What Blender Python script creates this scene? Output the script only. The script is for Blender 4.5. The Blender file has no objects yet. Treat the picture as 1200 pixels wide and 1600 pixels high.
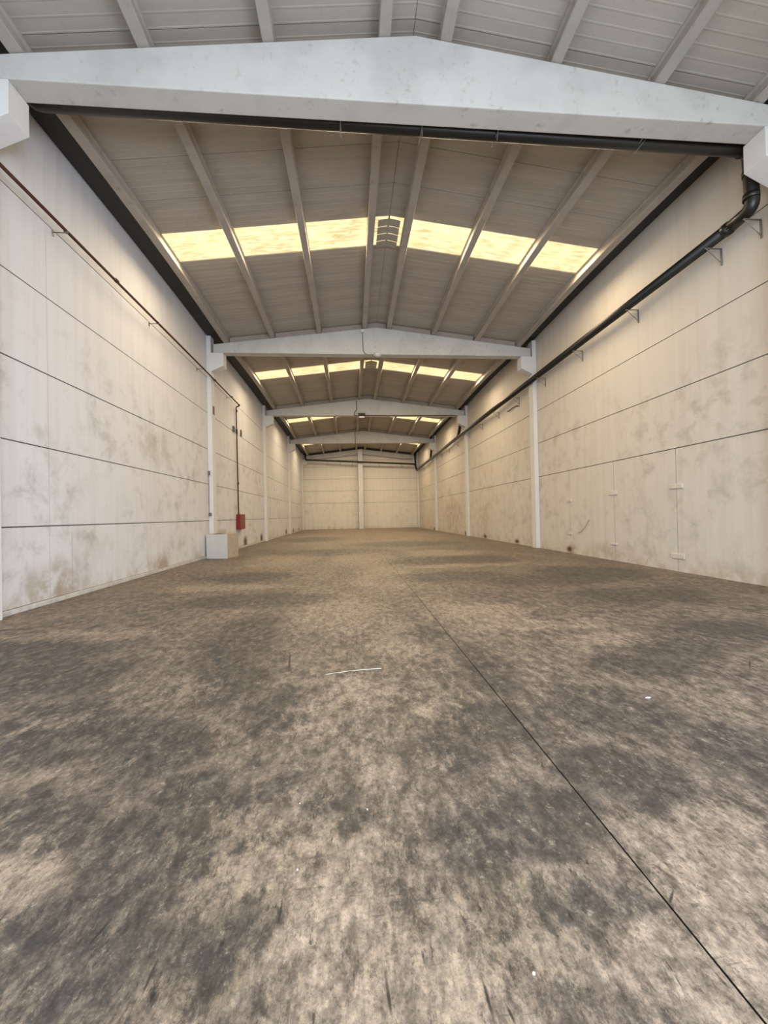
import bpy, math, random
from mathutils import Vector, Matrix, noise

S = bpy.context.scene
COL = S.collection
random.seed(7)

# ------------------------------------------------------------------ camera
YAW, PITCH, ROLL, F = 0.0803, 0.0083, 0.0204, 629.1
cd = bpy.data.cameras.new('camera')
cam = bpy.data.objects.new('camera', cd)
COL.objects.link(cam)
cd.sensor_fit = 'AUTO'
cd.sensor_width = 36.0
cd.lens = F / 1600.0 * 36.0
cd.clip_start = 0.05
cd.clip_end = 300
cam.matrix_world = (Matrix.Translation((0, 0, 1.5)) @ Matrix.Rotation(-YAW, 4, 'Z') @
                    Matrix.Rotation(math.pi / 2 + PITCH, 4, 'X') @ Matrix.Rotation(-ROLL, 4, 'Z'))
S.camera = cam

# ------------------------------------------------------------------ light
S.view_settings.view_transform = 'Standard'
S.view_settings.look = 'None'
S.view_settings.gamma = 1.0
S.view_settings.use_curve_mapping = False
S.view_settings.exposure = 0.0

DOOR_POWER = 1050.0
SKY_LIGHT_POWER = 100.0
w = bpy.data.worlds.new('overcast sky')
S.world = w
w.use_nodes = True
bg = w.node_tree.nodes['Background']
bg.inputs['Color'].default_value = (0.80, 0.90, 1.0, 1)
bg.inputs['Strength'].default_value = 1.6


def area(name, loc, rot, sx, sy, power, color):
    l = bpy.data.lights.new(name, 'AREA')
    l.shape = 'RECTANGLE'
    l.size, l.size_y = sx, sy
    l.energy = power
    l.color = color
    o = bpy.data.objects.new(name, l)
    o.location = loc
    o.rotation_euler = rot
    COL.objects.link(o)
    return o


# daylight through the open loading door behind the photographer
area('door_daylight', (1.14, -3.6, 3.45), (math.radians(90), 0, 0), 10.6, 6.5, DOOR_POWER, (0.80, 0.91, 1.0))
# open sky seen obliquely through the same door, from its right half
area('door_sky', (4.6, -3.4, 2.9), (math.radians(74), 0, math.radians(44)), 3.4, 4.2, 760.0, (0.62, 0.72, 1.0))

# ------------------------------------------------------------------ dimensions
XL, XR = -5.57, 7.85            # inner wall planes
XA, ZA = 1.17, 9.17             # ridge of the beam tops
SL = 0.12                       # roof slope
ZB = 8.057                      # underside of beams
FR = [6.3, 16.3, 26.3, 36.3, 46.3]
Y0, YE = -3.7, 46.9
PH = 0.25                       # purlin height
SKY0, SKY1 = 4.40, 5.55         # roof light strip inside each bay
BAYS = [-3.7, 6.3, 16.3, 26.3, 36.3, 46.3]


def camber(y):
    if y >= 46.3:
        return 0.0
    t = ((y - 6.3) % 10.0) / 10.0
    return 0.13 * math.sin(math.pi * t)


def ztop(x):                     # top line of the beams
    return ZA - SL * abs(x - XA)


def area_lights():
    xs = [(-4.70, -3.12), (-2.88, -1.28), (-1.03, 0.56), (1.77, 3.40), (3.62, 5.20), (5.42, 7.0)]
    for b in range(5):
        y = BAYS[b] + (SKY0 + SKY1) / 2
        for (a, c) in xs:
            xm = (a + c) / 2
            z = ztop(xm) + PH + camber(y) - 0.05
            s = SL if xm < XA else -SL
            area('roof_daylight', (xm, y, z), (0, -math.atan(s), 0), c - a - 0.05, SKY1 - SKY0 - 0.05,
                 SKY_LIGHT_POWER * (.3 if b == 0 else 1), (1.0, 0.80, 0.54))


area_lights()

# ------------------------------------------------------------------ helpers


class MB:
    def __init__(s):
        s.v, s.f = [], []

    def add(s, vs, fs):
        n = len(s.v)
        s.v += [tuple(p) for p in vs]
        s.f += [tuple(i + n for i in f) for f in fs]
        return s

    def box(s, x0, x1, y0, y1, z0, z1):
        vs = [(x, y, z) for z in (z0, z1) for y in (y0, y1) for x in (x0, x1)]
        return s.add(vs, [(0, 2, 3, 1), (4, 5, 7, 6), (0, 1, 5, 4), (2, 6, 7, 3), (0, 4, 6, 2), (1, 3, 7, 5)])

    def obox(s, c, sx, sy, sz, M=None):
        vs = []
        for z in (-.5, .5):
            for y in (-.5, .5):
                for x in (-.5, .5):
                    p = Vector((x * sx, y * sy, z * sz))
                    if M is not None:
                        p = M @ p
                    vs.append(p + Vector(c))
        return s.add(vs, [(0, 2, 3, 1), (4, 5, 7, 6), (0, 1, 5, 4), (2, 6, 7, 3), (0, 4, 6, 2), (1, 3, 7, 5)])

    def prism(s, pts, a0, a1, axis):
        """polygon pts (2-D) extruded along axis; 'Y': pts=(x,z), 'X': pts=(y,z), 'Z': pts=(x,y)"""
        n = len(pts)
        vs = []
        for a in (a0, a1):
            for (p, q) in pts:
                vs.append({'Y': (p, a, q), 'X': (a, p, q), 'Z': (p, q, a)}[axis])
        fs = [tuple(range(n))[::-1], tuple(range(n, 2 * n))]
        for i in range(n):
            j = (i + 1) % n
            fs.append((i, j, n + j, n + i))
        return s.add(vs, fs)

    def tube(s, path, r, n=12, caps=True):
        P = [Vector(p) for p in path]
        m = len(P)
        T = []
        for i in range(m):
            a = P[i] - P[i - 1] if i else P[1] - P[0]
            b = P[i + 1] - P[i] if i < m - 1 else a
            T.append((a.normalized() + b.normalized()).normalized())
        up = Vector((0, 0, 1)) if abs(T[0].z) < .9 else Vector((1, 0, 0))
        u = T[0].cross(up).normalized()
        vs = []
        rr = r if isinstance(r, (list, tuple)) else [r] * m
        for i in range(m):
            u = (u - T[i] * u.dot(T[i])).normalized()
            v = T[i].cross(u)
            for k in range(n):
                a = 2 * math.pi * k / n
                vs.append(P[i] + (u * math.cos(a) + v * math.sin(a)) * rr[i])
        fs = []
        for i in range(m - 1):
            for k in range(n):
                k2 = (k + 1) % n
                fs.append((i * n + k, i * n + k2, (i + 1) * n + k2, (i + 1) * n + k))
        if caps:
            fs.append(tuple(range(n))[::-1])
            fs.append(tuple(range((m - 1) * n, m * n)))
        return s.add(vs, fs)

    def mesh(s, name):
        me = bpy.data.meshes.new(name)
        me.from_pydata(s.v, [], s.f)
        me.update()
        import bmesh
        bm = bmesh.new()
        bm.from_mesh(me)
        bmesh.ops.recalc_face_normals(bm, faces=bm.faces)
        bm.to_mesh(me)
        bm.free()
        return me

    def build(s, name, mat, parent=None, smooth=False, bevel=0.0):
        me = s.mesh(name)
        me.materials.append(mat)
        if smooth:
            for p in me.polygons:
                p.use_smooth = len(p.vertices) <= 4
        o = bpy.data.objects.new(name, me)
        COL.objects.link(o)
        if parent is not None:
            o.parent = parent
            o.matrix_parent_inverse = Matrix.Identity(4)
            L = parent.location
            if L.length > 0 or parent.parent:
                base = Vector(L)
                q = parent.parent
                while q is not None:
                    base += Vector(q.location)
                    q = q.parent
                me.transform(Matrix.Translation(-base))
        if bevel:
            md = o.modifiers.new('bevel', 'BEVEL')
            md.width = bevel
            md.segments = 2
            md.limit_method = 'ANGLE'
        return o


def arc(path, r, n=6):
    """round the corners of a polyline"""
    P = [Vector(p) for p in path]
    out = [P[0]]
    for i in range(1, len(P) - 1):
        a = (P[i - 1] - P[i]).normalized()
        b = (P[i + 1] - P[i]).normalized()
        p0, p1 = P[i] + a * r, P[i] + b * r
        for k in range(n + 1):
            t = k / n
            out.append(p0 * (1 - t) ** 2 + P[i] * 2 * t * (1 - t) + p1 * t * t)
    out.append(P[-1])
    return out


def empty(name, loc):
    o = bpy.data.objects.new(name, None)
    o.location = loc
    o.empty_display_size = .2
    COL.objects.link(o)
    return o


def tag(o, label=None, cat=None, group=None, kind=None):
    if label: o['label'] = label
    if cat: o['category'] = cat
    if group: o['group'] = group
    if kind: o['kind'] = kind
    return o


def structure(o):
    o['kind'] = 'structure'
    return o


# ------------------------------------------------------------------ materials


class NT:
    def __init__(s, name, rough=.8, spec=.3):
        s.m = bpy.data.materials.new(name)
        s.m.use_nodes = True
        s.t = s.m.node_tree
        s.p = s.t.nodes['Principled BSDF']
        s.p.inputs['Roughness'].default_value = rough
        s.p.inputs['Specular IOR Level'].default_value = spec
        s.geo = s.n('ShaderNodeNewGeometry')
        s.pos = s.geo.outputs['Position']

    def n(s, t, **kw):
        x = s.t.nodes.new(t)
        for k, v in kw.items():
            setattr(x, k, v)
        return x

    def l(s, a, b):
        s.t.links.new(a, b)

    def inp(s, sock, v):
        if isinstance(v, (int, float)):
            sock.default_value = v
        elif isinstance(v, (tuple, list, Vector)):
            sock.default_value = tuple(v) if len(v) == len(sock.default_value) else tuple(v) + (1,)
        else:
            s.l(v, sock)

    def math(s, op, a, b=0.0, c=0.0, clamp=False):
        x = s.n('ShaderNodeMath', operation=op, use_clamp=clamp)
        s.inp(x.inputs[0], a)
        s.inp(x.inputs[1], b)
        if op in ('MULTIPLY_ADD', 'SMOOTH_MIN', 'SMOOTH_MAX'):
            s.inp(x.inputs[2], c)
        return x.outputs[0]

    def scale(s, v, sc, off=(0, 0, 0)):
        x = s.n('ShaderNodeMapping')
        s.l(v, x.inputs[0])
        x.inputs['Scale'].default_value = sc
        x.inputs['Location'].default_value = off
        return x.outputs[0]

    def noise(s, scale, detail=4, rough=.55, vec=None, dist=0.0):
        x = s.n('ShaderNodeTexNoise')
        s.l(vec if vec is not None else s.pos, x.inputs['Vector'])
        x.inputs['Scale'].default_value = scale
        x.inputs['Detail'].default_value = detail
        x.inputs['Roughness'].default_value = rough
        x.inputs['Distortion'].default_value = dist
        return x.outputs['Fac']

    def ramp(s, v, lo, hi, a=0.0, b=1.0):
        x = s.n('ShaderNodeMapRange', interpolation_type='SMOOTHSTEP')
        s.inp(x.inputs['Value'], v)
        x.inputs['From Min'].default_value = lo
        x.inputs['From Max'].default_value = hi
        x.inputs['To Min'].default_value = a
        x.inputs['To Max'].default_value = b
        return x.outputs['Result']

    def mix(s, fac, a, b, mode='MIX'):
        x = s.n('ShaderNodeMix', data_type='RGBA', blend_type=mode)
        s.inp(x.inputs[0], fac)
        s.inp(x.inputs[6], a)
        s.inp(x.inputs[7], b)
        return x.outputs[2]

    def color(s, c):
        s.inp(s.p.inputs['Base Color'], c)
        return s

    def bump(s, h, strength=.3, dist=.01):
        b = s.n('ShaderNodeBump')
        b.inputs['Strength'].default_value = strength
        b.inputs['Distance'].default_value = dist
        s.l(h, b.inputs['Height'])
        s.l(b.outputs[0], s.p.inputs['Normal'])

    def blob(s, c, r, ang=0.0, inner=.15):
        """soft spot at world point c with radii r (a stain with a place of its own)"""
        x = s.n('ShaderNodeVectorMath', operation='SUBTRACT')
        s.l(s.pos, x.inputs[0])
        x.inputs[1].default_value = c
        if ang:
            vr = s.n('ShaderNodeVectorRotate', rotation_type='Z_AXIS')
            s.l(x.outputs[0], vr.inputs['Vector'])
            vr.inputs['Angle'].default_value = -ang
            x = vr
        y = s.n('ShaderNodeVectorMath', operation='DIVIDE')
        s.l(x.outputs[0], y.inputs[0])
        y.inputs[1].default_value = r
        z = s.n('ShaderNodeVectorMath', operation='LENGTH')
        s.l(y.outputs[0], z.inputs[0])
        return s.ramp(z.outputs['Value'], 1.0, inner)


def plain(name, col, rough=.6, metal=0.0, var=.12, sc=6.0, spec=.4):
    t = NT(name, rough, spec)
    t.p.inputs['Metallic'].default_value = metal
    nz = t.noise(sc, 5)
    dark = tuple(c * (1 - var * 2) for c in col)
    t.color(t.mix(t.ramp(nz, .3, .7), dark, col))
    return t.m


def wall_mat(name, base, stains, rust, dirt=1.0, seams=()):
    t = NT(name, .75, .25)
    big = t.noise(.55, 5, .6)
    mid = t.noise(2.2, 8, .68, dist=.4)
    fine = t.noise(16, 6, .7)
    streak = t.noise(1.0, 5, .6, vec=t.scale(t.pos, (5.0, 5.0, .22)))
    sep = t.n('ShaderNodeSeparateXYZ')
    t.l(t.pos, sep.inputs[0])
    z = sep.outputs['Z']
    low = t.ramp(z, 6.4, 3.6)                       # hand and pallet grime stays below this height
    col = t.mix(t.ramp(streak, .42, .72, 0, .30), base, (base[0] * .80, base[1] * .76, base[2] * .70))
    blot = t.math('MULTIPLY', t.ramp(mid, .44, .74), t.ramp(big, .38, .60))
    blot = t.math('MULTIPLY', blot, t.math('MULTIPLY_ADD', low, .75 * dirt, .12))
    col = t.mix(blot, col, (base[0] * .68, base[1] * .665, base[2] * .63))
    grime = t.math('MULTIPLY', t.ramp(fine, .55, .75), t.math('MULTIPLY', low, t.ramp(mid, .42, .6, 0, .45 * dirt)))
    col = t.mix(grime, col, (base[0] * .45, base[1] * .42, base[2] * .38))
    foot = t.math('MULTIPLY', t.ramp(z, .5, 0.0), t.ramp(mid, .40, .62, .05, .5))
    col = t.mix(foot, col, (base[0] * .62, base[1] * .52, base[2] * .38))
    for (yy, zz0, zz1, k) in seams:
        sy = t.math('ABSOLUTE', t.math('SUBTRACT', sep.outputs['Y'], yy))
        b = t.math('MULTIPLY', t.ramp(sy, .016, .004, 0, k), t.math('MULTIPLY', t.ramp(z, zz0 - .05, zz0), t.ramp(z, zz1, zz1 - .3)))
        col = t.mix(b, col, (base[0] * .35, base[1] * .33, base[2] * .30))
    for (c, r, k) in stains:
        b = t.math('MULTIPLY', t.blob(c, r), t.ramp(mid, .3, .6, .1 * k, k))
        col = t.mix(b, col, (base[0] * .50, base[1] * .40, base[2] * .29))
    for (c, r) in rust:
        b = t.math('MULTIPLY', t.blob(c, r), t.ramp(fine, .3, .52, .55, 1.0))
        col = t.mix(b, col, (.10, .045, .025))
    t.color(col)
    t.bump(t.math('ADD', fine, t.math('MULTIPLY', mid, 2.0)), .12, .01)
    return t.m


WB = (.69, .635, .555)
M = {}
M['wall_left'] = wall_mat('painted concrete left', (.69, .685, .685),
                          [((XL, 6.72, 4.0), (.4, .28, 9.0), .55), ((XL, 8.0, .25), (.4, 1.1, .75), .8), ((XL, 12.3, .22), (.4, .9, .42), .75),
                           ((XL, 9.0, 1.0), (.4, .9, .7), .25), ((XL, 12.2, 3.6), (.4, 1.6, .9), .35)],
                          [((XL, 21.6, .25), (.3, .5, .5)), ((XL, 25.4, .25), (.3, .55, .45)),
                           ((XL, 34.8, .25), (.3, .6, .4)), ((XL, 39.0, .2), (.3, .5, .35)), ((XL, 43.0, .2), (.3, .5, .3))],
                          seams=[(7.92, 0, 7.0, .30), (8.52, 0, 1.4, .45), (11.68, 0, 5.6, .3), (13.9, 1.4, 7.0, .25), (18.9, 0, 7.0, .35)])
M['wall_right'] = wall_mat('painted concrete right', (.665, .615, .55),
                           [((XR, 13.9, .12), (.4, .55, .35), .9), ((XR, 23.4, 1.2), (.4, 2.0, 1.5), .35),
                            ((XR, 31.0, 1.4), (.4, 4.5, 1.8), .45), ((XR, 11.6, .3), (.4, 1.6, .35), .45)],
                           [((XR, 14.05, .14), (.3, .28, .16)), ((XR, 23.3, .14), (.3, .45, .22)), ((XR, 18.7, .12), (.3, .4, .18)),
                            ((XR, 27.3, .12), (.3, .5, .25)), ((XR, 38.0, .12), (.3, .5, .25))])
M['wall_back'] = wall_mat('painted concrete far', (.77, .72, .64), [], [], .6)
M['joint'] = plain('dark recessed joint', (.055, .05, .045), .9)
M['joint_side'] = plain('grey recessed joint', (.12, .105, .09), .9)
M['kerb'] = plain('kerb mortar strip', (.60, .57, .52), .85, sc=9)


def paint(name, col, dirty=.6):
    t = NT(name, .7, .25)
    a = t.noise(1.2, 6, .6)
    b = t.noise(7, 7, .7)
    st = t.noise(1.0, 4, .6, vec=t.scale(t.pos, (3.0, 3.0, .8)))
    c = t.mix(t.ramp(a, .42, .70, 0, .45 * dirty), col, tuple(x * .76 for x in col))
    c = t.mix(t.math('MULTIPLY', t.ramp(b, .52, .72), t.ramp(st, .45, .62, 0, .6 * dirty)), c, (col[0] * .55, col[1] * .50, col[2] * .45))
    t.color(c)
    t.bump(b, .12, .01)
    return t.m


M['beam'] = paint('painted beam concrete', (.53, .52, .485), 1.3)
M['column'] = paint('painted column concrete', (.70, .69, .665), .4)
M['purlin'] = paint('grey purlin concrete', (.38, .345, .30), 1.3)
M['infill'] = paint('mortar infill', (.36, .31, .25), 1.0)


def deck():
    t = NT('fibre roof sheet', .75, .2)
    a = t.noise(1.0, 5, .6, vec=t.scale(t.pos, (.35, 3.2, 1)))
    b = t.noise(9, 5, .6)
    col = (.41, .37, .315)
    c = t.mix(t.ramp(a, .35, .7), col, tuple(x * .87 for x in col))
    c = t.mix(t.ramp(b, .5, .75, 0, .25), c, (.27, .24, .20))
    t.color(c)
    return t.m


M['deck'] = deck()


def skylight():
    t = NT('weathered translucent sheet', .5, .3)
    a = t.noise(1.0, 8, .7, vec=t.scale(t.pos, (2.6, 15.0, 1)))
    b = t.noise(1.1, 3, .6)
    c = t.noise(3.2, 6, .75, vec=t.scale(t.pos, (1.0, 3.0, 1)))
    stain = t.math('MULTIPLY', t.ramp(a, .40, .62), t.ramp(b, .34, .60, .35, 1))
    col = t.mix(stain, (1.0, .85, .47), (.55, .40, .17))
    col = t.mix(t.math('MULTIPLY', t.ramp(c, .56, .70), t.ramp(b, .45, .60)), col, (.50, .34, .15))
    e = t.p.inputs['Emission Color']
    t.l(col, e)
    t.p.inputs['Emission Strength'].default_value = 1.15
    t.color((.45, .40, .28))
    return t.m


M['skylight'] = skylight()
M['gutter'] = plain('dark sheet gutter', (.032, .032, .03), .6, sc=4)
M['black_pipe'] = plain('black plastic pipe', (.012, .0115, .010), .36, sc=5, spec=.5)
M['steel'] = plain('galvanised steel', (.22, .22, .21), .5, .5)
M['rust_pipe'] = plain('brown red pipe paint', (.07, .022, .012), .5, sc=8)
M['red'] = plain('red cabinet paint', (.26, .010, .008), .45, sc=6)
M['red_door'] = plain('faded red door', (.24, .075, .05), .5, sc=8)
M['dark'] = plain('dark housing and gap shade', (.035, .028, .022), .5)
M['brown'] = plain('brown plate', (.15, .10, .065), .6)
M['grey_box'] = plain('grey plastic box', (.16, .15, .14), .6)
M['white_plastic'] = plain('white plastic', (.75, .73, .68), .4)
M['card_pale_lit'] = plain('pale lit box face', (.60, .585, .55), .8, var=.03, sc=3)  # pale card, with the door light on this face put into its colour
M['card'] = plain('brown cardboard', (.46, .37, .27), .85, var=.06, sc=5)
M['strap'] = plain('pale strap', (.66, .62, .50), .6)
M['paper'] = plain('paper scrap', (.75, .75, .72), .8)
M['cable'] = plain('dark cable', (.04, .035, .03), .6)


GOUGES = [(-0.675, 4.270, 0.323, -1.431), (-0.690, 1.395, 0.055, 1.571), (-1.085, 2.965, 0.106, 1.429), (-0.300, 1.570, 0.050, 1.571),
          (1.205, 1.480, 0.046, -2.433), (0.390, 1.230, 0.060, -1.571), (-0.945, 1.565, 0.057, 1.305), (0.085, 1.270, 0.060, -1.488),
          (0.445, 1.185, 0.025, -1.373), (-0.970, 2.330, 0.051, 1.768), (-0.475, 3.050, 0.056, 1.107), (3.785, 3.590, 0.159, -2.378),
          (-1.845, 5.045, 0.220, 2.421)]
SPOTS = [(-.02, 1.96, .035, .045, .75), (-.52, 2.97, .05, .06, .7), (-.49, 2.22, .05, .07, .8), (-4.78, 6.07, .30, .07, .95), (-1.34, 2.15, .04, .03, .8),
         (.78, 1.34, .014, .012, .9), (.99, 1.38, .012, .012, .8), (.78, 3.6, .05, .35, .6)]


def floor_mat():
    t = NT('worn warehouse concrete', .62, .35)
    at = t.n('ShaderNodeAttribute', attribute_name='stain')
    sep = t.n('ShaderNodeSeparateColor')
    t.l(at.outputs['Color'], sep.inputs[0])
    dk, lt, yl = sep.outputs[0], sep.outputs[1], sep.outputs[2]
    sv = t.scale(t.pos, (1.0, .55, 1.0))
    n1 = t.noise(.9, 6, .62, vec=sv, dist=.6)
    n2 = t.noise(4.6, 10, .74, vec=sv, dist=.4)
    n3 = t.noise(19, 9, .72)
    n4 = t.noise(70, 5, .7)
    drag = t.noise(1.0, 7, .72, vec=t.scale(t.pos, (30, 7, 1)))
    drag2 = t.noise(1.0, 6, .65, vec=t.scale(t.pos, (3.0, 24, 1), (5, 3, 0)))
    n5 = t.noise(11, 12, .80, vec=sv, dist=.15)
    n6 = t.noise(7.5, 13, .84, vec=sv)
    dk = t.ramp(t.math('MULTIPLY_ADD', t.math('ADD', n2, n5), .85, dk), .95, 1.50)
    lt = t.ramp(t.math('MULTIPLY_ADD', t.math('ADD', n2, n5), .85, lt), 1.05, 1.60)
    f = t.math('MULTIPLY', n1, .30)
    f = t.math('MULTIPLY_ADD', n2, .42, f)
    f = t.math('MULTIPLY_ADD', n5, .46, f)
    f = t.math('MULTIPLY_ADD', n3, .30, f)
    f = t.math('MULTIPLY_ADD', lt, .13, f)
    f = t.math('MULTIPLY_ADD', dk, -.07, f)
    cr = t.n('ShaderNodeValToRGB')
    t.l(f, cr.inputs[0])
    els = cr.color_ramp.elements
    els[0].position = .56
    els[0].color = (.042, .038, .033, 1)
    els[1].position = .96
    els[1].color = (.41, .335, .262, 1)
    for p, c in ((.655, (.082, .070, .059, 1)), (.725, (.145, .120, .097, 1)), (.80, (.235, .190, .150, 1))):
        e = els.new(p)
        e.color = c
    col = cr.outputs[0]
    # worn top skin: crisp edged flakes of lighter cement
    col = t.mix(t.math('MULTIPLY', t.ramp(n6, .50, .55, 0, .62), t.ramp(dk, .7, .1, .15, 1)), col, (.30, .245, .192))
    col = t.mix(t.math('MULTIPLY', t.ramp(n6, .46, .40, 0, .6), 1.0), col, (.055, .049, .042))
    # greasy grey film over the dark patches
    col = t.mix(t.math('MULTIPLY', dk, t.ramp(n5, .40, .60, .72, .15)), col, (.062, .058, .054))
    # yellowish worn patches
    col = t.mix(t.math('MULTIPLY', yl, t.ramp(n5, .46, .60, .0, .38)), col, (.31, .25, .155))
    # pits, scuffs and drag marks
    col = t.mix(t.math('MULTIPLY', t.ramp(n3, .54, .60, 0, .60), t.ramp(n2, .60, .42, .3, 1)), col, (.048, .041, .035))
    col = t.mix(t.ramp(drag, .60, .65, 0, .75), col, (.035, .03, .026))
    col = t.mix(t.ramp(drag2, .62, .68, 0, .5), col, (.042, .036, .031))
    col = t.mix(t.math('MULTIPLY', t.ramp(n3, .45, .38, 0, .5), t.ramp(n5, .45, .58)), col, (.40, .345, .275))
    col = t.mix(t.ramp(n4, .56, .66, 0, .40), col, (.055, .048, .041))
    col = t.mix(t.ramp(n4, .43, .34, 0, .30), col, (.36, .315, .25))
    # pocked surface: broad and fine mottling of the same cement
    g1 = t.ramp(n5, .38, .60, .66, 1.16)
    g2 = t.ramp(t.noise(24, 12, .82, vec=sv, dist=.2), .40, .58, .72, 1.14)
    cg = t.n('ShaderNodeCombineColor')
    gg = t.math('MULTIPLY', g1, g2)
    t.l(t.math('MULTIPLY', gg, 1.01), cg.inputs[0])
    t.l(t.math('MULTIPLY', gg, .98), cg.inputs[1])
    t.l(t.math('MULTIPLY', gg, .93), cg.inputs[2])
    col = t.mix(1.0, col, cg.outputs[0], 'MULTIPLY')
    # gouges, scratches and oil spots with places of their own
    n7 = t.noise(34, 10, .8, dist=.3)
    col = t.mix(t.ramp(n7, .38, .55, .30, 0), col, (.038, .032, .027))
    col = t.mix(t.ramp(n7, .52, .70, 0, .18), col, (.37, .31, .245))
    for (x, y, L, a) in GOUGES:
        col = t.mix(t.math('MULTIPLY', t.blob((x, y, 0), (L * 1.3, .006 + L * .03, 1), a, .3), t.ramp(n3, .30, .5, .35, .9)), col, (.025, .021, .018))
    for (x, y, rx, ry, k) in SPOTS:
        col = t.mix(t.math('MULTIPLY', t.blob((x, y, 0), (rx, ry, 1), 0, .55), t.ramp(n5, .36, .56, k, k * .55)), col, (.036, .031, .027))
    t.color(col)
    t.l(t.ramp(n2, .35, .65, .42, .70), t.p.inputs['Roughness'])
    h = t.math('ADD', t.math('MULTIPLY', n3, 1.0), t.math('MULTIPLY', n4, .35))
    h = t.math('SUBTRACT', h, t.ramp(drag, .63, .72, 0, .6))
    t.bump(h, .5, .006)
    return t.m


M['floor'] = floor_mat()
M['apron'] = plain('outside asphalt', (.22, .21, .20), .9, sc=2)

# ------------------------------------------------------------------ floor
DARK = [(-2.44, 3.33, .5, .35), (-2.91, 4.12, .7, .5), (-2.02, 3.18, .4, .3), (-1.25, 2.69, .35, .28), (-1.67, 2.15, .4, .25),
        (-1.05, 2.0, .28, .22), (-1.09, 1.53, .4, .26), (-1.0, 1.71, .25, .2), (-.81, 2.34, .25, .2), (-1.16, 3.9, .4, .6),
        (-1.9, 3.0, .7, .35), (-.48, 2.25, .12, .15), (-.2, 2.22, .22, .12), (.98, 2.82, .35, .35), (.69, 1.94, .22, .2),
        (.99, 1.95, .22, .2), (2.41, 2.27, .4, .35), (3.54, 4.15, .7, .35), (2.69, 3.7, .6, .3), (.41, 1.85, .15, .12),
        (.5, 1.73, .1, .15), (.78, 5.05, .4, .3), (4.39, 8.67, 1.6, .8), (5.04, 6.73, 1.3, .8), (-.48, 1.42, .18, .12),
        (0, 1.97, .12, .1), (-1.11, 1.39, .35, .2), (-3.9, 4.9, 1.2, .7), (-1.4, 5.2, .5, 1.1), (1.25, 3.9, .25, .7),
        (-1.7, 7.5, 1.4, .6), (2.4, 9.5, 1.6, .8), (-.6, 3.2, .3, .4), (.5, 2.45, .3, .3), (1.9, 2.9, .5, .4), (-2.6, 10.5, 1.2, .8),
        (-.9, 1.85, .35, .25), (3.2, 13, 2.2, 1.2), (-1, 17, 2.4, 1.5), (2.6, 21, 3, 2), (-2.5, 27, 2, 3), (.9, 1.55, .18, .12),
        (4.5, 4.6, .9, .5), (5.8, 9.5, 1.4, 1.2), (1.5, 2.2, .3, .3)]
LITE = [(-1.42, 3.65, .25, .3), (-.36, 3.07, .25, .4), (-.37, 2.19, .2, .2), (-.43, 1.74, .22, .15), (-.03, 1.49, .25, .2),
        (.2, 2.39, .3, .2), (1.6, 1.76, .35, .2), (1.14, 1.26, .3, .2), (.6, 1.38, .15, .12), (.3, 1.39, .2, .2), (.03, 3.47, .35, .3),
        (3.01, 4.46, .7, .25), (.77, 9.94, .9, 2.6), (-1.49, 1.91, .2, .15), (.92, 1.66, .15, .12), (.51, 4.82, .35, .9),
        (.66, 3.05, .2, .2), (-2.24, 3.3, .3, .15), (-.2, 6.5, .8, 1.4), (1.9, 6.0, .8, .7), (-3.6, 5.6, 1.2, .3), (.4, 15, 1.4, 4),
        (.5, 24, 2.0, 6), (1.0, 30, 7, 13), (-2.5, 15, 1.5, 3), (3.5, 15.5, 2, 1.5), (1, 43, 7, 6), (3, 11.5, 2.0, .5), (-2.8, 9, 1.6, .5), (.15, 1.25, .35, .25), (1.5, 1.5, .5, .25), (-.1, 1.75, .3, .25), (2.3, 5.2, 1.0, .35)]
YEL = [(.3, 1.39, .3, .3), (.62, 1.45, .22, .25), (-.3, 1.75, .35, .3), (-.43, 1.26, .4, .15), (.66, 3.0, .35, .3), (.3, 4.6, .5, .7),
       (.6, 8, 1.2, 2.6), (.6, 13, 2, 4), (1, 22, 3, 8), (1, 36, 4, 12), (-.6, 2.0, .25, .25)]


def blobs(lst, x, y):
    s = 0.0
    for (cx, cy, rx, ry) in lst:
        dx, dy = (x - cx) / rx, (y - cy) / ry
        d = dx * dx + dy * dy
        if d < 4:
            s = max(s, math.exp(-d * 1.1))
    return s


def floor_slab(x0, x1, z):
    def axis(a, b, f):
        out = [a]
        while out[-1] < b - 1e-6:
            out.append(min(b, out[-1] + f(out[-1])))
        return out
    xs = axis(x0, x1, lambda x: .05 if -2.6 < x < 3.0 else .14)
    ys = axis(Y0 - .1, YE, lambda y: .5 if y < .9 else (.05 if y < 5 else (.12 if y < 12 else .6)))
    vs, cols = [], []
    for y in ys:
        for x in xs:
            vs.append((x, y, z))
            q = noise.noise_vector(Vector((x * 2.1, y * 2.1, 0)))
            q2 = noise.noise_vector(Vector((x * 7, y * 7, 3)))
            k = min(1.0, .35 + y * .05)
            px, py = x + q.x * .30 * k + q2.x * .09, y + q.y * .30 * k + q2.y * .09
            cols.append((blobs(DARK, px, py), blobs(LITE, px, py), blobs(YEL, px, py), 1))
    nx = len(xs)
    fs = []
    for j in range(len(ys) - 1):
        for i in range(nx - 1):
            a = j * nx + i
            fs.append((a, a + 1, a + nx + 1, a + nx))
    me = bpy.data.meshes.new('floor_slab')
    # side skirt along the joint
    me.from_pydata(vs, [], fs)
    at = me.color_attributes.new('stain', 'FLOAT_COLOR', 'POINT')
    flat = [c for col in cols for c in col]
    at.data.foreach_set('color', flat)
    me.materials.append(M['floor'])
    me.update()
    return me


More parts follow.
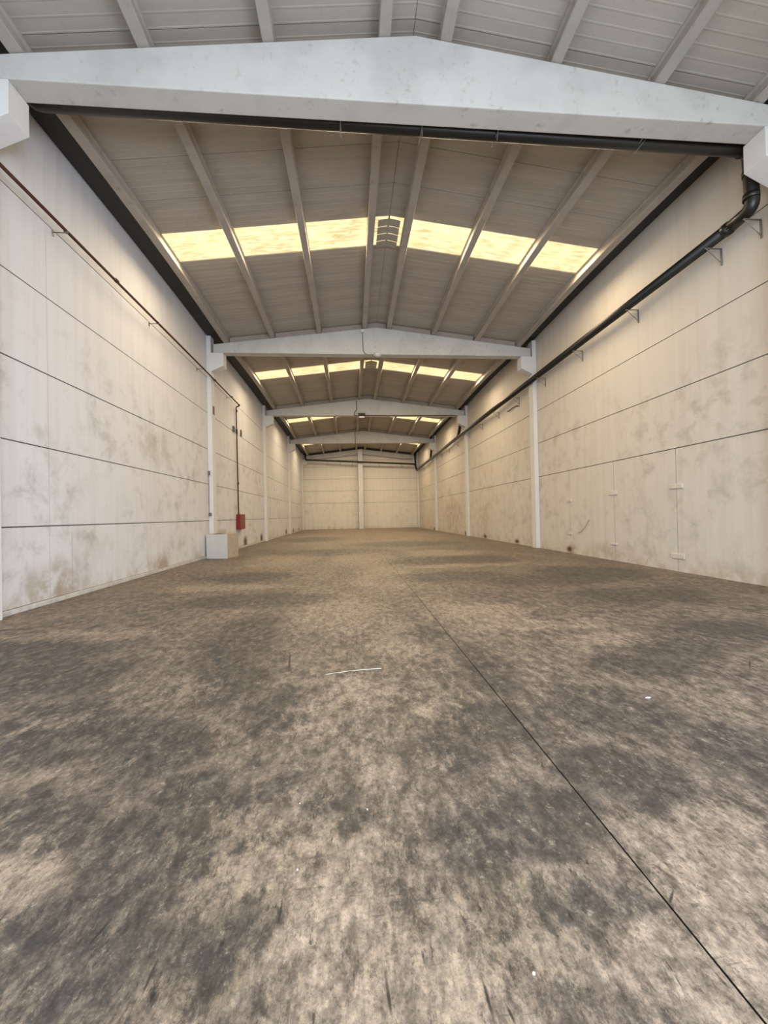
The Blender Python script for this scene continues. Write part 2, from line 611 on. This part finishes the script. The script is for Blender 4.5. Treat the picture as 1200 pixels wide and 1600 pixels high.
fl = MB().box(XL - .3, XR + .3, Y0 - .1, YE + .3, -.25, -.015).build('floor', M['joint'])
structure(fl)
for (a, b, z) in ((XL - .2, XA - .004, 0.0), (XA + .004, XR + .2, 0.0)):
    me = floor_slab(a, b, z)
    o = bpy.data.objects.new('floor_slab', me)
    COL.objects.link(o)
    o.parent = fl
ap = MB().box(-30, 32, -40, Y0 - .1, -.3, -.02).build('trim_1', M['apron'])
structure(ap)

# ------------------------------------------------------------------ side walls


def side_wall(name, x, sgn, rows, mat, vjoints=None):
    """sgn=+1: the room lies towards +x of the panels"""
    bk = MB()
    xo = x - sgn * .30
    xi = x - sgn * .014
    bk.box(min(xo, xi), max(xo, xi), Y0 - .1, YE + .3, -.2, 9.35)
    w = bk.build(name, M['joint_side'])
    structure(w)
    cols = [Y0] + FR
    for bi in range(len(cols) - 1):
        y0 = cols[bi] + (.02 if bi == 0 else .22)
        y1 = cols[bi + 1] + .18
        if bi == 4:
            y1 = YE - .01
        for r in range(len(rows) - 1):
            z0, z1 = rows[r] + .011, rows[r + 1] - .011
            if r == 0:
                z0 = rows[0]
            segs = [(y0, y1)]
            if r == 0 and vjoints:
                pts = [y0] + [cols[bi] + q for q in vjoints] + [y1]
                segs = [(pts[i] + .009, pts[i + 1] - .009) for i in range(len(pts) - 1)]
            for (a, b) in segs:
                j = random.uniform(-.003, .003)
                p = MB().box(min(x - sgn * .06, x + sgn * j), max(x - sgn * .06, x + sgn * j), a, b, z0, z1)
                p.build('wall_panel', mat, w)
    return w


wl = side_wall('wall_left', XL, 1, [.095, 1.43, 2.865, 4.24, 5.67, 7.07, 9.3], M['wall_left'])
wr = side_wall('wall_right', XR, -1, [.0, 2.98, 4.385, 5.74, 7.16, 9.3], M['wall_right'], [2.85, 5.17, 7.63])
structure(MB().box(XL - .05, XL + .035, Y0, YE, 0, .085).build('baseboard_left', M['kerb'], bevel=.01))

# cast-in weld plates patched with mortar across the upright joints of the right wall
for (yj, zs) in ((9.15, ((2.06, .20, .055), (.37, .20, .06))), (11.52, ((2.03, .19, .055), (.50, .15, .03))), (13.95, ((1.90, .16, .05), (.70, .13, .03)))):
    for (z, hw, hh) in zs:
        m = MB().box(XR - .028, XR + .01, yj - hw, yj + hw, z - hh, z + hh)
        m.build('mortar_patch', M['wall_right'], wr, bevel=.008)

# ------------------------------------------------------------------ far gable wall
bk = MB().box(XL - .3, XR + .3, YE + .03, YE + .33, -.2, 10.2).build('wall_back', M['joint_side'])
structure(bk)
rows = [0.0, 3.03, 4.43, 5.80, 7.20, 8.00]
for (xa, xb) in ((XL + .02, .80), (1.38, XR - .02)):
    for r in range(len(rows) - 1):
        MB().box(xa, xb, YE, YE + .08, rows[r] + .012, rows[r + 1] - .012).build('wall_panel', M['wall_back'], bk)
    xe = xa if xa < 0 else xb
    xm = xb if xa < 0 else xa
    MB().prism([(xe, 8.015), (xm, 8.015), (xm, ztop(xm) + .3), (xe, ztop(xe) + .3)], YE, YE + .08, 'Y').build('wall_panel', M['wall_back'], bk)

# front wall with the open loading door (behind the photographer)
fw = MB()
fw.box(XL - .3, -4.2, Y0 - .25, Y0 - .02, 0, 9.3)
fw.box(6.5, XR + .3, Y0 - .25, Y0 - .02, 0, 9.3)
fw.box(-4.2, 6.5, Y0 - .25, Y0 - .02, 6.8, 9.3)
fw.prism([(XL - .3, 9.3), (XR + .3, 9.3), (XR + .3, 9.31), (XA, 9.9), (XL - .3, 9.31)], Y0 - .25, Y0 - .02, 'Y')
structure(fw.build('wall_front', M['wall_back']))

# ------------------------------------------------------------------ roof
ceil = MB()
ceil.prism([(XL - .3, 9.2), (XL - .3, 9.12), (XA, 9.80), (XR + .3, 9.12), (XR + .3, 9.2), (XA, 9.9)], Y0 - .25, YE + .3, 'Y')
ce = ceil.build('ceiling', M['joint'])
structure(ce)


def roof_panel(side, y0, y1, rib=True):
    """one roof sheet from the ridge to the eave, ribbed along the fall"""
    xr, xe = (XA - .004, -5.0) if side < 0 else (XA + .004, 7.30)
    c0, c1 = camber(y0 + .001), camber(y1 - .001)
    prof = []
    n = 6
    wd = (y1 - y0 - .012)
    for i in range(n):
        t0 = i / n
        prof += [(t0, 0), (t0 + .82 / n, 0), (t0 + .86 / n, -.0035), (t0 + .96 / n, -.0035)]
    prof.append((1, 0))
    vs = []
    for x in (xr, xe):
        for (t, h) in prof:
            vs.append((x, y0 + .006 + wd * t, ztop(x) + PH + c0 + (c1 - c0) * t + h))
    k = len(prof)
    for x in (xr, xe):
        for t in (0, 1):
            vs.append((x, y0 + .006 + wd * t, ztop(x) + PH + .04 + c0 + (c1 - c0) * t))
    fs = [(i, i + 1, k + i + 1, k + i) for i in range(k - 1)]
    fs.append((2 * k, 2 * k + 1, 2 * k + 3, 2 * k + 2))
    fs += [(0, k, 2 * k + 2, 2 * k), (k - 1, 2 * k + 1, 2 * k + 3, 2 * k - 1)]
    return MB().add(vs, fs)


def sky_panel(side, y0, y1):
    xr, xe = (XA - .02, -5.0) if side < 0 else (XA + .02, 7.30)
    prof = []
    n = 5
    wd = y1 - y0
    for i in range(n * 6 + 1):
        t = i / (n * 6)
        prof.append((t, .012 * math.cos(2 * math.pi * t * n)))
    vs = []
    for dz in (0, .008):
        for x in (xr, xe):
            for (t, h) in prof:
                y = y0 + wd * t
                vs.append((x, y, ztop(x) + PH + .012 + camber(y) + h + dz))
    k = len(prof)
    fs = [(i, i + 1, k + i + 1, k + i) for i in range(k - 1)]
    fs += [(2 * k + i, 3 * k + i, 3 * k + i + 1, 2 * k + i + 1) for i in range(k - 1)]
    fs += [(0, k, 3 * k, 2 * k), (k - 1, 3 * k - 1, 4 * k - 1, 2 * k - 1)]
    return MB().add(vs, fs)


BAYN = ['roof bay in front of the nearest beam', 'roof bay between nearest and second beams', 'roof bay between second and third beams',
        'roof bay between third and fourth beams', 'last roof bay before the far gable']
for b in range(5):
    yb = BAYS[b]
    cuts = [yb + SKY0 * i / 4 for i in range(5)] + [yb + SKY1 + (10 - SKY1) * i / 4 for i in range(5)]
    for side in (-1, 1):
        for i in range(9):
            if i == 4:
                continue
            roof_panel(side, cuts[i], cuts[i + 1]).build('roof_panel', M['deck'], ce)
        o = sky_panel(side, yb + SKY0, yb + SKY1).build('skylight', M['skylight'])
        tag(o, ('left' if side < 0 else 'right') + ' slope yellowed translucent skylight strip, ' + BAYN[b], 'skylight',
            'skylight strips across the roof')
    # ridge flashing under the skylight, with light slipping past its laps
    for k in range(4):
        y0 = yb + SKY0 + .03 + k * .29
        y1 = y0 + .262
        vs = []
        for y in (y0, y1):
            for x in (XA - .30, XA - .15, XA, XA + .15, XA + .30):
                zz = ZA + PH + camber(y) - .05 - SL * abs(x - XA) - .02 * (abs(x - XA) / .27) ** 2
                vs.append((x, y, zz))
        vs += [(v[0], v[1], v[2] + .006) for v in vs[:10]]
        fs = [(i, i + 1, i + 6, i + 5) for i in range(4)] + [(i + 10, i + 15, i + 16, i + 11) for i in range(4)]
        MB().add(vs, fs).build('ridge_flashing', M['deck'], ce)

# ------------------------------------------------------------------ purlins
PX = [(-4.92, -4.72), (-3.10, -2.92), (-1.24, -1.06), (.58, .77), (1.57, 1.76), (3.42, 3.60), (5.22, 5.41), (7.02, 7.21)]
ORD = ['outermost purlin beside the left wall', 'second purlin from the left wall', 'third purlin from the left wall', 'purlin just left of the ridge',
       'purlin just right of the ridge', 'third purlin from the right wall', 'second purlin from the right wall', 'outermost purlin beside the right wall']


def purlin(xa, xb, y0, y1):
    xc = (xa + xb) / 2
    hw = (xb - xa) / 2
    s = SL if xc < XA else -SL
    prof = [(-hw + .012, 0), (hw - .012, 0), (hw, .012), (hw, .055), (hw - .03, .085), (hw - .03, .19), (hw, .215), (hw, .245),
            (-hw, .245), (-hw, .215), (-hw + .03, .19), (-hw + .03, .085), (-hw, .055), (-hw, .012)]
    n = len(prof)
    K = 8
    vs, fs = [], []
    for j in range(K + 1):
        y = y0 + (y1 - y0) * j / K
        c = camber(min(max(y, y0 + .001), y1 - .001)) if 0 < j < K else 0
        for (dx, dz) in prof:
            vs.append((xc + dx, y, ztop(xc) + c + dz + s * dx))
    for j in range(K):
        for i in range(n):
            i2 = (i + 1) % n
            fs.append((j * n + i, j * n + i2, (j + 1) * n + i2, (j + 1) * n + i))
    fs += [tuple(range(n))[::-1], tuple(range(K * n, K * n + n))]
    return MB().add(vs, fs)


for b in range(5):
    for i, (xa, xb) in enumerate(PX):
        y1 = BAYS[b + 1] + .175 if b < 4 else BAYS[5] + .3
        y0 = BAYS[b] + .185 if b else BAYS[0]
        o = purlin(xa, xb, y0, y1).build('roof_purlin', M['purlin'])
        tag(o, 'grey concrete ' + ORD[i] + ', ' + BAYN[b].replace('roof bay ', ''), 'purlin', 'concrete purlins under the roof')

# ------------------------------------------------------------------ beams, infills, columns
BN = ['nearest pale concrete roof beam, crossing the whole top of the picture', 'second pale concrete roof beam, with a small white lamp beneath',
      'third pale concrete roof beam, with a dark floodlight beneath', 'fourth pale concrete roof beam, last before the gable']
for i, y in enumerate(FR):
    xe0, xe1 = -5.32, 7.63
    if i < 4:
        m = MB().prism([(xe0, ZB), (xe1, ZB), (xe1, ztop(xe1) - .005), (XA, ZA - .005), (xe0, ztop(xe0) - .005)], y, y + .36, 'Y')
        bm = m.build('roof_beam', M['beam'], bevel=.015)
        tag(bm, BN[i], 'beam', 'concrete roof beams')
    else:
        r = .52
        m = MB()
        for (a, c) in ((xe0, XA), (XA, xe1)):
            lo = lambda x: max(ZB, ztop(x) - r)
            xk = XA + (-1 if a < XA - 1 else 1) * (ZA - r - ZB) / SL
            if a < 0:
                m.prism([(a, ZB), (xk, ZB), (c, ZA - r), (c, ZA - .005), (a, ztop(a) - .005)], y, y + .36, 'Y')
            else:
                m.prism([(a, ZA - r), (xk, ZB), (c, ZB), (c, ztop(c) - .005), (a, ZA - .005)], y, y + .36, 'Y')
        bm = m.build('gable_rafter', M['beam'])
        tag(bm, 'sloping pale concrete rafter on top of the far gable wall', 'beam')
    # upstands between purlins on the beams; at the gable, dark strips painting gap shade
    edges = [(a, c) for (a, c) in zip([p[1] for p in PX[:-1]], [p[0] for p in PX[1:]])]
    for (a, c) in (edges if i else []):
        pts = [(a + .01, ztop(a)), (c - .01, ztop(c)), (c - .01, ztop(c) + PH - .012), (a + .01, ztop(a) + PH - .012)]
        if a < XA < c:
            pts = [(a + .01, ztop(a)), (XA, ZA), (c - .01, ztop(c)), (c - .01, ztop(c) + PH - .012), (XA, ZA + PH - .012), (a + .01, ztop(a) + PH - .012)]
        MB().prism(pts, y + .12, y + .24, 'Y').build('upstand_and_gap_shade', M['infill'] if i < 4 else M['dark'], bm)
    for side in (-1, 1):
        X = XL if side < 0 else XR
        q = -side                                  # towards the room
        lab = ('left' if side < 0 else 'right') + ' pale concrete column under ' + \
              ['the nearest roof beam', 'the second roof beam', 'the third roof beam', 'the fourth roof beam', 'the far gable rafter'][i]
        t = empty('concrete_column', (X, y + .2, 0))
        tag(t, lab, 'column', 'concrete columns along the walls')
        a, c = sorted((X - q * .012, X + q * .16))
        MB().box(a, c, y, y + .40, 0, 8.74).build('shaft', M['column'], t, bevel=.012)
        x0 = X + q * .155
        x1 = X + q * .64
        MB().prism([(x0, 7.31), (x1, 7.55), (x1, ZB - .003), (x0, ZB - .003)], y, y + .40, 'Y').build('corbel', M['column'], t, bevel=.01)

# centre column of the gable
o = MB().prism([(.82, 0), (1.36, 0), (1.36, 9.12), (1.17, 9.14), (.82, 9.1)], 46.12, 46.28, 'Y').build('gable_column', M['column'], bevel=.01)
tag(o, 'pale concrete centre column standing against the far gable wall', 'column')
o = MB().box(.86, 1.32, 46.29, YE + .05, 0, 8.4).build('trim_2', M['column'])
structure(o)

# ------------------------------------------------------------------ gutters
for side in (-1, 1):
    a, c = (XL + .03, -4.96) if side < 0 else (7.25, XR - .03)
    for b in range(5):
        y0, y1 = BAYS[b], min(BAYS[b + 1], 46.8)
        K = 8
        base = 8.72 if side < 0 else 8.80
        prof = [(a, 0), (c, 0), (c, .34), (c - .01, .34), (c - .01, .01), (a + .01, .01), (a + .01, .34), (a, .34)]
        vs, fs = [], []
        for j in range(K + 1):
            y = y0 + (y1 - y0) * j / K
            cz = camber(min(y, y1 - .001)) if 0 < j < K else 0
            vs += [(x, y, base + cz * .7 + z) for (x, z) in prof]
        for j in range(K):
            for i in range(8):
                i2 = (i + 1) % 8
                fs.append((j * 8 + i, j * 8 + i2, (j + 1) * 8 + i2, (j + 1) * 8 + i))
        fs += [tuple(range(8)), tuple(range(K * 8, K * 8 + 8))]
        if b == 0:
            g = empty('roof_gutter', ((a + c) / 2, Y0, base))
            tag(g, 'dark sheet metal gutter along the top of the ' + ('left' if side < 0 else 'right') + ' wall', 'gutter', 'eaves gutters')
        MB().add(vs, fs).build('gutter_length', M['gutter'], g)

# ------------------------------------------------------------------ black drain pipes
PR = .115
t = empty('drain_pipe', (7.6, 6.88, 7.05))
tag(t, 'thick black rainwater pipe running behind the nearest beam and down the right wall', 'pipe')
main = arc([(-5.02, 6.90, 8.80), (-5.02, 6.88, 8.29), (7.53, 6.88, 8.17), (7.57, 6.88, 7.10), (7.60, 7.35, 7.08)], .16, 6)
MB().tube(main, PR, 16).build('cross_pipe', M['black_pipe'], t, smooth=True)
MB().tube([(7.6, 7.30, 7.08), (7.6, 26, 6.95), (7.6, 46.0, 6.64)], PR, 16).build('wall_pipe', M['black_pipe'], t, smooth=True)
for p, d in (((-5.02, 6.88, 8.42), (0, 0, 1)), ((7.40, 6.88, 8.17), (1, 0, 0)), ((7.545, 6.88, 7.75), (0, 0, 1)), ((7.6, 7.42, 7.08), (0, 1, 0)),
             ((7.545, 6.88, 7.30), (0, 0, 1))):
    p, d = Vector(p), Vector(d)
    MB().tube([p - d * .05, p + d * .05], PR + .014, 16).build('collar', M['black_pipe'], t, smooth=True)
yb = [6.98, 7.80, 10.26, 12.90, 15.50, 18.05, 20.60, 23.25, 25.80, 28.7, 31.4, 34.0, 37.2, 39.8, 42.4]
for y in yb:
    z = 7.08 - PR - .012 - (y - 7) * .0108
    m = MB()
    m.obox((7.66, y, z), .36, .035, .010)
    m.obox((7.835, y, z - .17), .010, .035, .36)
    p0, p1 = Vector((7.50, y, z - .01)), Vector((7.835, y, z - .30))
    m.tube([p0, p1], .009, 6)
    m.build('wall_bracket', M['steel'], t)
for (x, dx) in ((-.06, 0), (1.33, 0), (2.66, .02), (5.30, .16)):
    m = MB().tube([(x + dx, 6.755, 8.24), (x - dx, 6.735, 7.84 if x != 1.33 and x != 2.66 else 7.95)], .008, 6)
    m.tube([(x, 6.70, 8.12), (x, 7.04, 8.12)], .012, 6)
    m.build('hanger_rod', M['steel'], t)

t = empty('drain_pipe', (1, 45.9, 7.8))
tag(t, 'black rainwater pipe running straight across the far gable wall', 'pipe')
g = arc([(-5.08, 45.9, 8.75), (-5.08, 45.9, 7.93), (7.32, 45.9, 7.34), (7.45, 45.95, 7.2), (7.58, 46.0, 6.70)], .2, 5)
MB().tube(g, .10, 12).build('cross_pipe', M['black_pipe'], t, smooth=True)
MB().tube([(7.40, 45.95, 8.75), (7.45, 45.95, 7.2)], .10, 12).build('downpipe', M['black_pipe'], t, smooth=True)
for x in (-2.6, -1.2, .2, 3.3, 5.9):
    z = 7.93 - (x + 5.08) * .0476
    MB().tube([(x, 46.0, z + .12), (x, 46.0, z - .50)], .018, 6).build('hanger_rod', M['steel'], t)

for (y, lab) in ((26.9, 'short black downpipe bending into the wall pipe by the third right corbel'), (36.85, 'short black downpipe behind the fourth right corbel')):
    t = empty('downpipe', (7.55, y, 7.1))
    tag(t, lab, 'pipe')
    pth = arc([(7.44, y, 8.80), (7.50, y, 7.45), (7.59, y + 1.0, 6.96 - (y - 26) * .016)], .35, 6)
    MB().tube(pth, .10, 12).build('pipe', M['black_pipe'], t, smooth=True)
    MB().tube([(7.46, y, 8.4), (7.465, y, 8.3)], .12, 12).build('collar', M['black_pipe'], t, smooth=True)

# ------------------------------------------------------------------ red-brown fire pipe and hose cabinet (left wall)
t = empty('fire_pipe', (-5.33, 6, 7.07))
tag(t, 'thin brown red fire water pipe along the left wall, dropping to the red cabinet', 'pipe')
pth = arc([(-5.33, Y0 + .1, 7.10), (-5.33, 16.0, 7.03), (-5.33, 20.05, 6.98), (-5.50, 20.05, 6.92), (-5.47, 20.05, 1.70)], .05, 4)
MB().tube(pth, .030, 10).build('pipe', M['rust_pipe'], t, smooth=True)
for p, d in (((-5.33, 9.75, 7.065), (0, 1, 0)), ((-5.33, 16.5, 7.025), (0, 1, 0)), ((-5.33, 19.95, 6.98), (0, 1, 0)), ((-5.48, 20.05, 6.72), (0, 0, 1)),
             ((-5.47, 20.05, 3.2), (0, 0, 1))):
    p, d = Vector(p), Vector(d)
    MB().tube([p - d * .06, p - d * .03, p + d * .03, p + d * .06], [.036, .048, .048, .036], 10).build('coupling', M['rust_pipe'], t, smooth=True)
for y in (8.1, 11.75, 15.25, 18.8):
    m = MB()
    m.obox((-5.45, y, 7.02), .24, .025, .008)
    m.obox((-5.565, y, 7.0), .012, .05, .10)
    m.tube([(-5.33, y - .02, 7.045), (-5.33, y + .02, 7.045)], .038, 10)
    m.build('pipe_clip', M['steel'], t)
MB().obox((-5.49, 20.05, 5.72), .08, .06, .22).build('pipe_clip', M['dark'], t)

t = empty('hose_cabinet', (-5.46, 20.37, .95))
tag(t, 'red fire hose cabinet hanging on the left wall beyond the cardboard box', 'cabinet')
MB().box(-5.562, -5.37, 19.96, 20.82, .96, 1.70).build('body', M['red'], t, bevel=.01)
MB().box(-5.372, -5.352, 19.98, 20.80, .98, 1.68).build('door', M['red_door'], t, bevel=.004)
d = [o for o in t.children if o.name.startswith('door')][0]
MB().box(-5.353, -5.335, 20.03, 20.06, 1.28, 1.40).build('handle', M['steel'], d)
MB().box(-5.371, -5.351, 20.10, 20.70, 1.08, 1.58).build('pane', M['red_door'], d)

# ------------------------------------------------------------------ cardboard box
ang = math.radians(-16.5)
t = empty('cardboard_box', (-5.5, 15.75, 0))
tag(t, 'square cardboard box with a pale face standing on the floor against the left wall', 'box')
u = Vector((math.cos(ang), math.sin(ang), 0))
v = Vector((-math.sin(ang), math.cos(ang), 0))
O = Vector((-5.50, 15.75, 0))
Wd, Dp, Hh = .875, .74, .915


def PT(a, b, z):
    return O + u * a + v * b + Vector((0, 0, z))


def slab(a0, a1, b0, b1, z0, z1):
    vs = [PT(a, b, z) for z in (z0, z1) for b in (b0, b1) for a in (a0, a1)]
    return MB().add(vs, [(0, 2, 3, 1), (4, 5, 7, 6), (0, 1, 5, 4), (2, 6, 7, 3), (0, 4, 6, 2), (1, 3, 7, 5)])


th = .012
m = slab(0, th, 0, Dp, 0, Hh)
for q in (slab(Wd - th, Wd, 0, Dp, 0, Hh), slab(0, Wd, Dp - th, Dp, 0, Hh), slab(0, Wd, th, Dp, 0.002, th)):
    m.add(q.v, q.f)
m.build('body', M['card'], t)
slab(-.004, Wd + .002, -.006, th * .6, 0, Hh + .003).build('front_face', M['card_pale_lit'], t)


def flap(pts, name='flap'):
    P = [Vector(p) for p in pts]
    n = (P[1] - P[0]).cross(P[2] - P[0]).normalized() * .006
    vs = [p - n for p in P] + [p + n for p in P]
    MB().add(vs, [(0, 1, 2, 3), (7, 6, 5, 4), (0, 4, 5, 1), (1, 5, 6, 2), (2, 6, 7, 3), (3, 7, 4, 0)]).build(name, M['card'], t)


flap([PT(0, 0, Hh), PT(Wd, 0, Hh), PT(Wd - .1, .34, Hh - .03), PT(.1, .34, Hh - .03)])
flap([PT(.05, Dp - .2, Hh), PT(.46, Dp - .2, Hh), PT(.44, Dp - .14, Hh + .17), PT(.14, Dp - .14, Hh + .17)])
flap([PT(Wd, .05, Hh), PT(Wd, Dp - .05, Hh), PT(Wd - .27, Dp - .12, Hh + .03), PT(Wd - .27, .12, Hh + .03)])
flap([PT(0, .05, Hh), PT(0, Dp - .05, Hh), PT(.26, Dp - .1, Hh + .02), PT(.26, .1, Hh + .02)])

# ------------------------------------------------------------------ small fittings on the left wall
o = MB().box(-5.412, -5.395, 16.44, 16.60, 5.66, 5.99).build('wall_plate', M['brown'], bevel=.003)
tag(o, 'small brown plate fixed on the second left column above head height', 'sign')
t = empty('switch_box', (-5.56, 19.72, 5.76))
tag(t, 'small grey two part box high on the left wall, left of the pipe drop', 'box')
MB().box(-5.566, -5.50, 19.60, 19.86, 5.79, 5.90).build('cover', M['grey_box'], t, bevel=.004)
MB().box(-5.566, -5.50, 19.62, 19.88, 5.66, 5.77).build('cover', M['grey_box'], t, bevel=.004)
o = MB().box(-5.566, -5.52, 20.95, 21.12, 5.68, 6.0).build('wall_plate', M['brown'], bevel=.004)
tag(o, 'small brown plate high on the left wall, right of the pipe drop', 'sign')
o = MB().box(-5.568, -5.47, 16.22, 16.29, 1.61, 1.74).build('junction_box', M['grey_box'], bevel=.01)
tag(o, 'small dark junction box beside the second left column, just above the box', 'junction box')
o = MB().box(-5.568, -5.50, 16.22, 16.29, 3.22, 3.38).build('junction_box', M['grey_box'], bevel=.01)
tag(o, 'small grey junction box halfway up beside the second left column', 'junction box')
o = MB().tube([(-5.555, 16.27, 3.22), (-5.555, 16.27, 1.74)], .008, 6).build('conduit', M['grey_box'])
tag(o, 'thin grey conduit joining two junction boxes beside the second left column', 'conduit')

# ------------------------------------------------------------------ fittings on the beams
t = empty('beam_lamp', (1.15, 16.5, 7.95))
tag(t, 'small white lamp fixed beneath the middle of the second beam', 'lamp')
MB().tube([(1.18, 16.28, 8.055), (1.18, 16.28, 8.0), (1.18, 16.28, 7.975)], [.16, .16, .10], 16).build('housing', M['white_plastic'], t, smooth=True)
MB().tube([(1.18, 16.28, 7.975), (1.18, 16.28, 7.955)], [.10, .06], 16).build('diffuser', M['white_plastic'], t, smooth=True)
t = empty('conduit', (.6, 16.28, 8.1))
tag(t, 'thin grey conduit running down the face of the second beam', 'conduit')
MB().tube(arc([(.57, 16.28, 8.98), (.60, 16.28, 8.18), (.70, 16.28, 8.035), (1.0, 16.28, 8.035)], .08, 4), .014, 6).build('tube', M['steel'], t)
MB().box(.50, .65, 16.22, 16.296, 8.93, 9.05).build('box', M['white_plastic'], t, bevel=.01)

t = empty('floodlight', (.95, 26.1, 7.9))
tag(t, 'dark rectangular floodlight hanging at the middle of the third beam', 'lamp')
MB().box(.55, 1.0, 26.02, 26.26, 7.98, 8.16).build('housing', M['dark'], t, bevel=.02)
MB().box(.60, .95, 26.04, 26.2, 7.84, 7.96).build('lens', M['white_plastic'], t, bevel=.01)
MB().box(.57, .98, 26.08, 26.2, 7.80, 7.835).build('frame', M['dark'], t)
t = empty('conduit', (.4, 26.28, 8.1))
tag(t, 'thin looping conduit on the face of the third beam', 'conduit')
MB().tube(arc([(.46, 26.28, 9.02), (.46, 26.28, 8.40), (.32, 26.26, 8.26), (.30, 26.24, 8.06), (.50, 26.18, 8.02)], .07, 4), .022, 6).build('tube', M['dark'], t)
o = MB().tube([(.98, 26.22, 8.04), (4.0, 26.24, 8.035), (7.1, 26.26, 8.04)], .022, 6).build('power_cable', M['cable'])
tag(o, 'thin dark cable running right along the underside of the third beam', 'cable')
o = MB().tube([(.44, 36.27, 9.05), (.46, 36.27, 8.3), (.46, 36.28, 7.98)], .028, 6).build('conduit', M['steel'])
tag(o, 'thin grey conduit down the face of the fourth beam', 'conduit')
o = MB().tube([(7.81, 19.46, 6.55), (7.79, 19.1, 6.50), (7.80, 18.7, 6.53), (7.82, 18.3, 6.52), (7.83, 18.05, 6.43)], .02, 8).build('hanging_cable', M['cable'], smooth=True)
tag(o, 'short dark curved cable end on the right wall below the black pipe', 'cable')
o = MB().tube([(7.83, 13.45, .75), (7.82, 13.2, .80), (7.82, 12.95, .98), (7.83, 12.73, 1.22)], .006, 6).build('bent_wire', M['cable'], smooth=True)
tag(o, 'short bent dark wire low on the right wall between two joints', 'wire')

# ------------------------------------------------------------------ litter on the floor
pts = []
for k in range(13):
    s = k / 12
    pts.append((-.27 + .53 * s, 3.868 + .03 * math.sin(s * 2.6) + .06 * s, .006))
vs, fs = [], []
for k, p in enumerate(pts):
    wv = .006
    for (dy, dz) in ((-wv, 0), (wv, 0), (wv, .003), (-wv, .003)):
        vs.append((p[0], p[1] + dy, dz + .001 + .002 * math.sin(k)**2))
for k in range(12):
    for i in range(4):
        fs.append((4 * k + i, 4 * k + (i + 1) % 4, 4 * k + 4 + (i + 1) % 4, 4 * k + 4 + i))
fs += [(0, 1, 2, 3), (48, 49, 50, 51)]
o = MB().add(vs, fs).build('packing_strap', M['strap'])
tag(o, 'thin pale curved strap lying in the middle of the floor', 'strap')
chips = [(2.33, 3.05, .028, 'longest white scrap on the floor, right of the long floor joint'),
         (.56, 1.28, .006, 'pale pebble nearest the camera, left of the long floor joint'),
         (-.26, 1.75, .004, 'tiny pale pebble on the tan patch left of the middle foreground'),
         (.05, 2.07, .004, 'tiny white pebble in the middle foreground, right of the pair'),
         (-.30, 2.15, .004, 'tiny white pebble in the middle foreground, left of the pair')]
for (x, y, r, lab) in chips:
    n = 6
    a0 = random.uniform(0, 3)
    P2 = [(x + r * math.cos(a0 + 6.283 * i / n) * random.uniform(.6, 1.1), y + (r * .45 if r > .02 else r) * math.sin(a0 + 6.283 * i / n) * random.uniform(.6, 1.1)) for i in range(n)]
    o = MB().prism(P2, .0005, .004, 'Z').build('paper_scrap' if r > .02 else 'pebble', M['paper'])
    tag(o, lab, 'scrap' if r > .02 else 'pebble', None if r > .02 else 'pebbles on the floor')
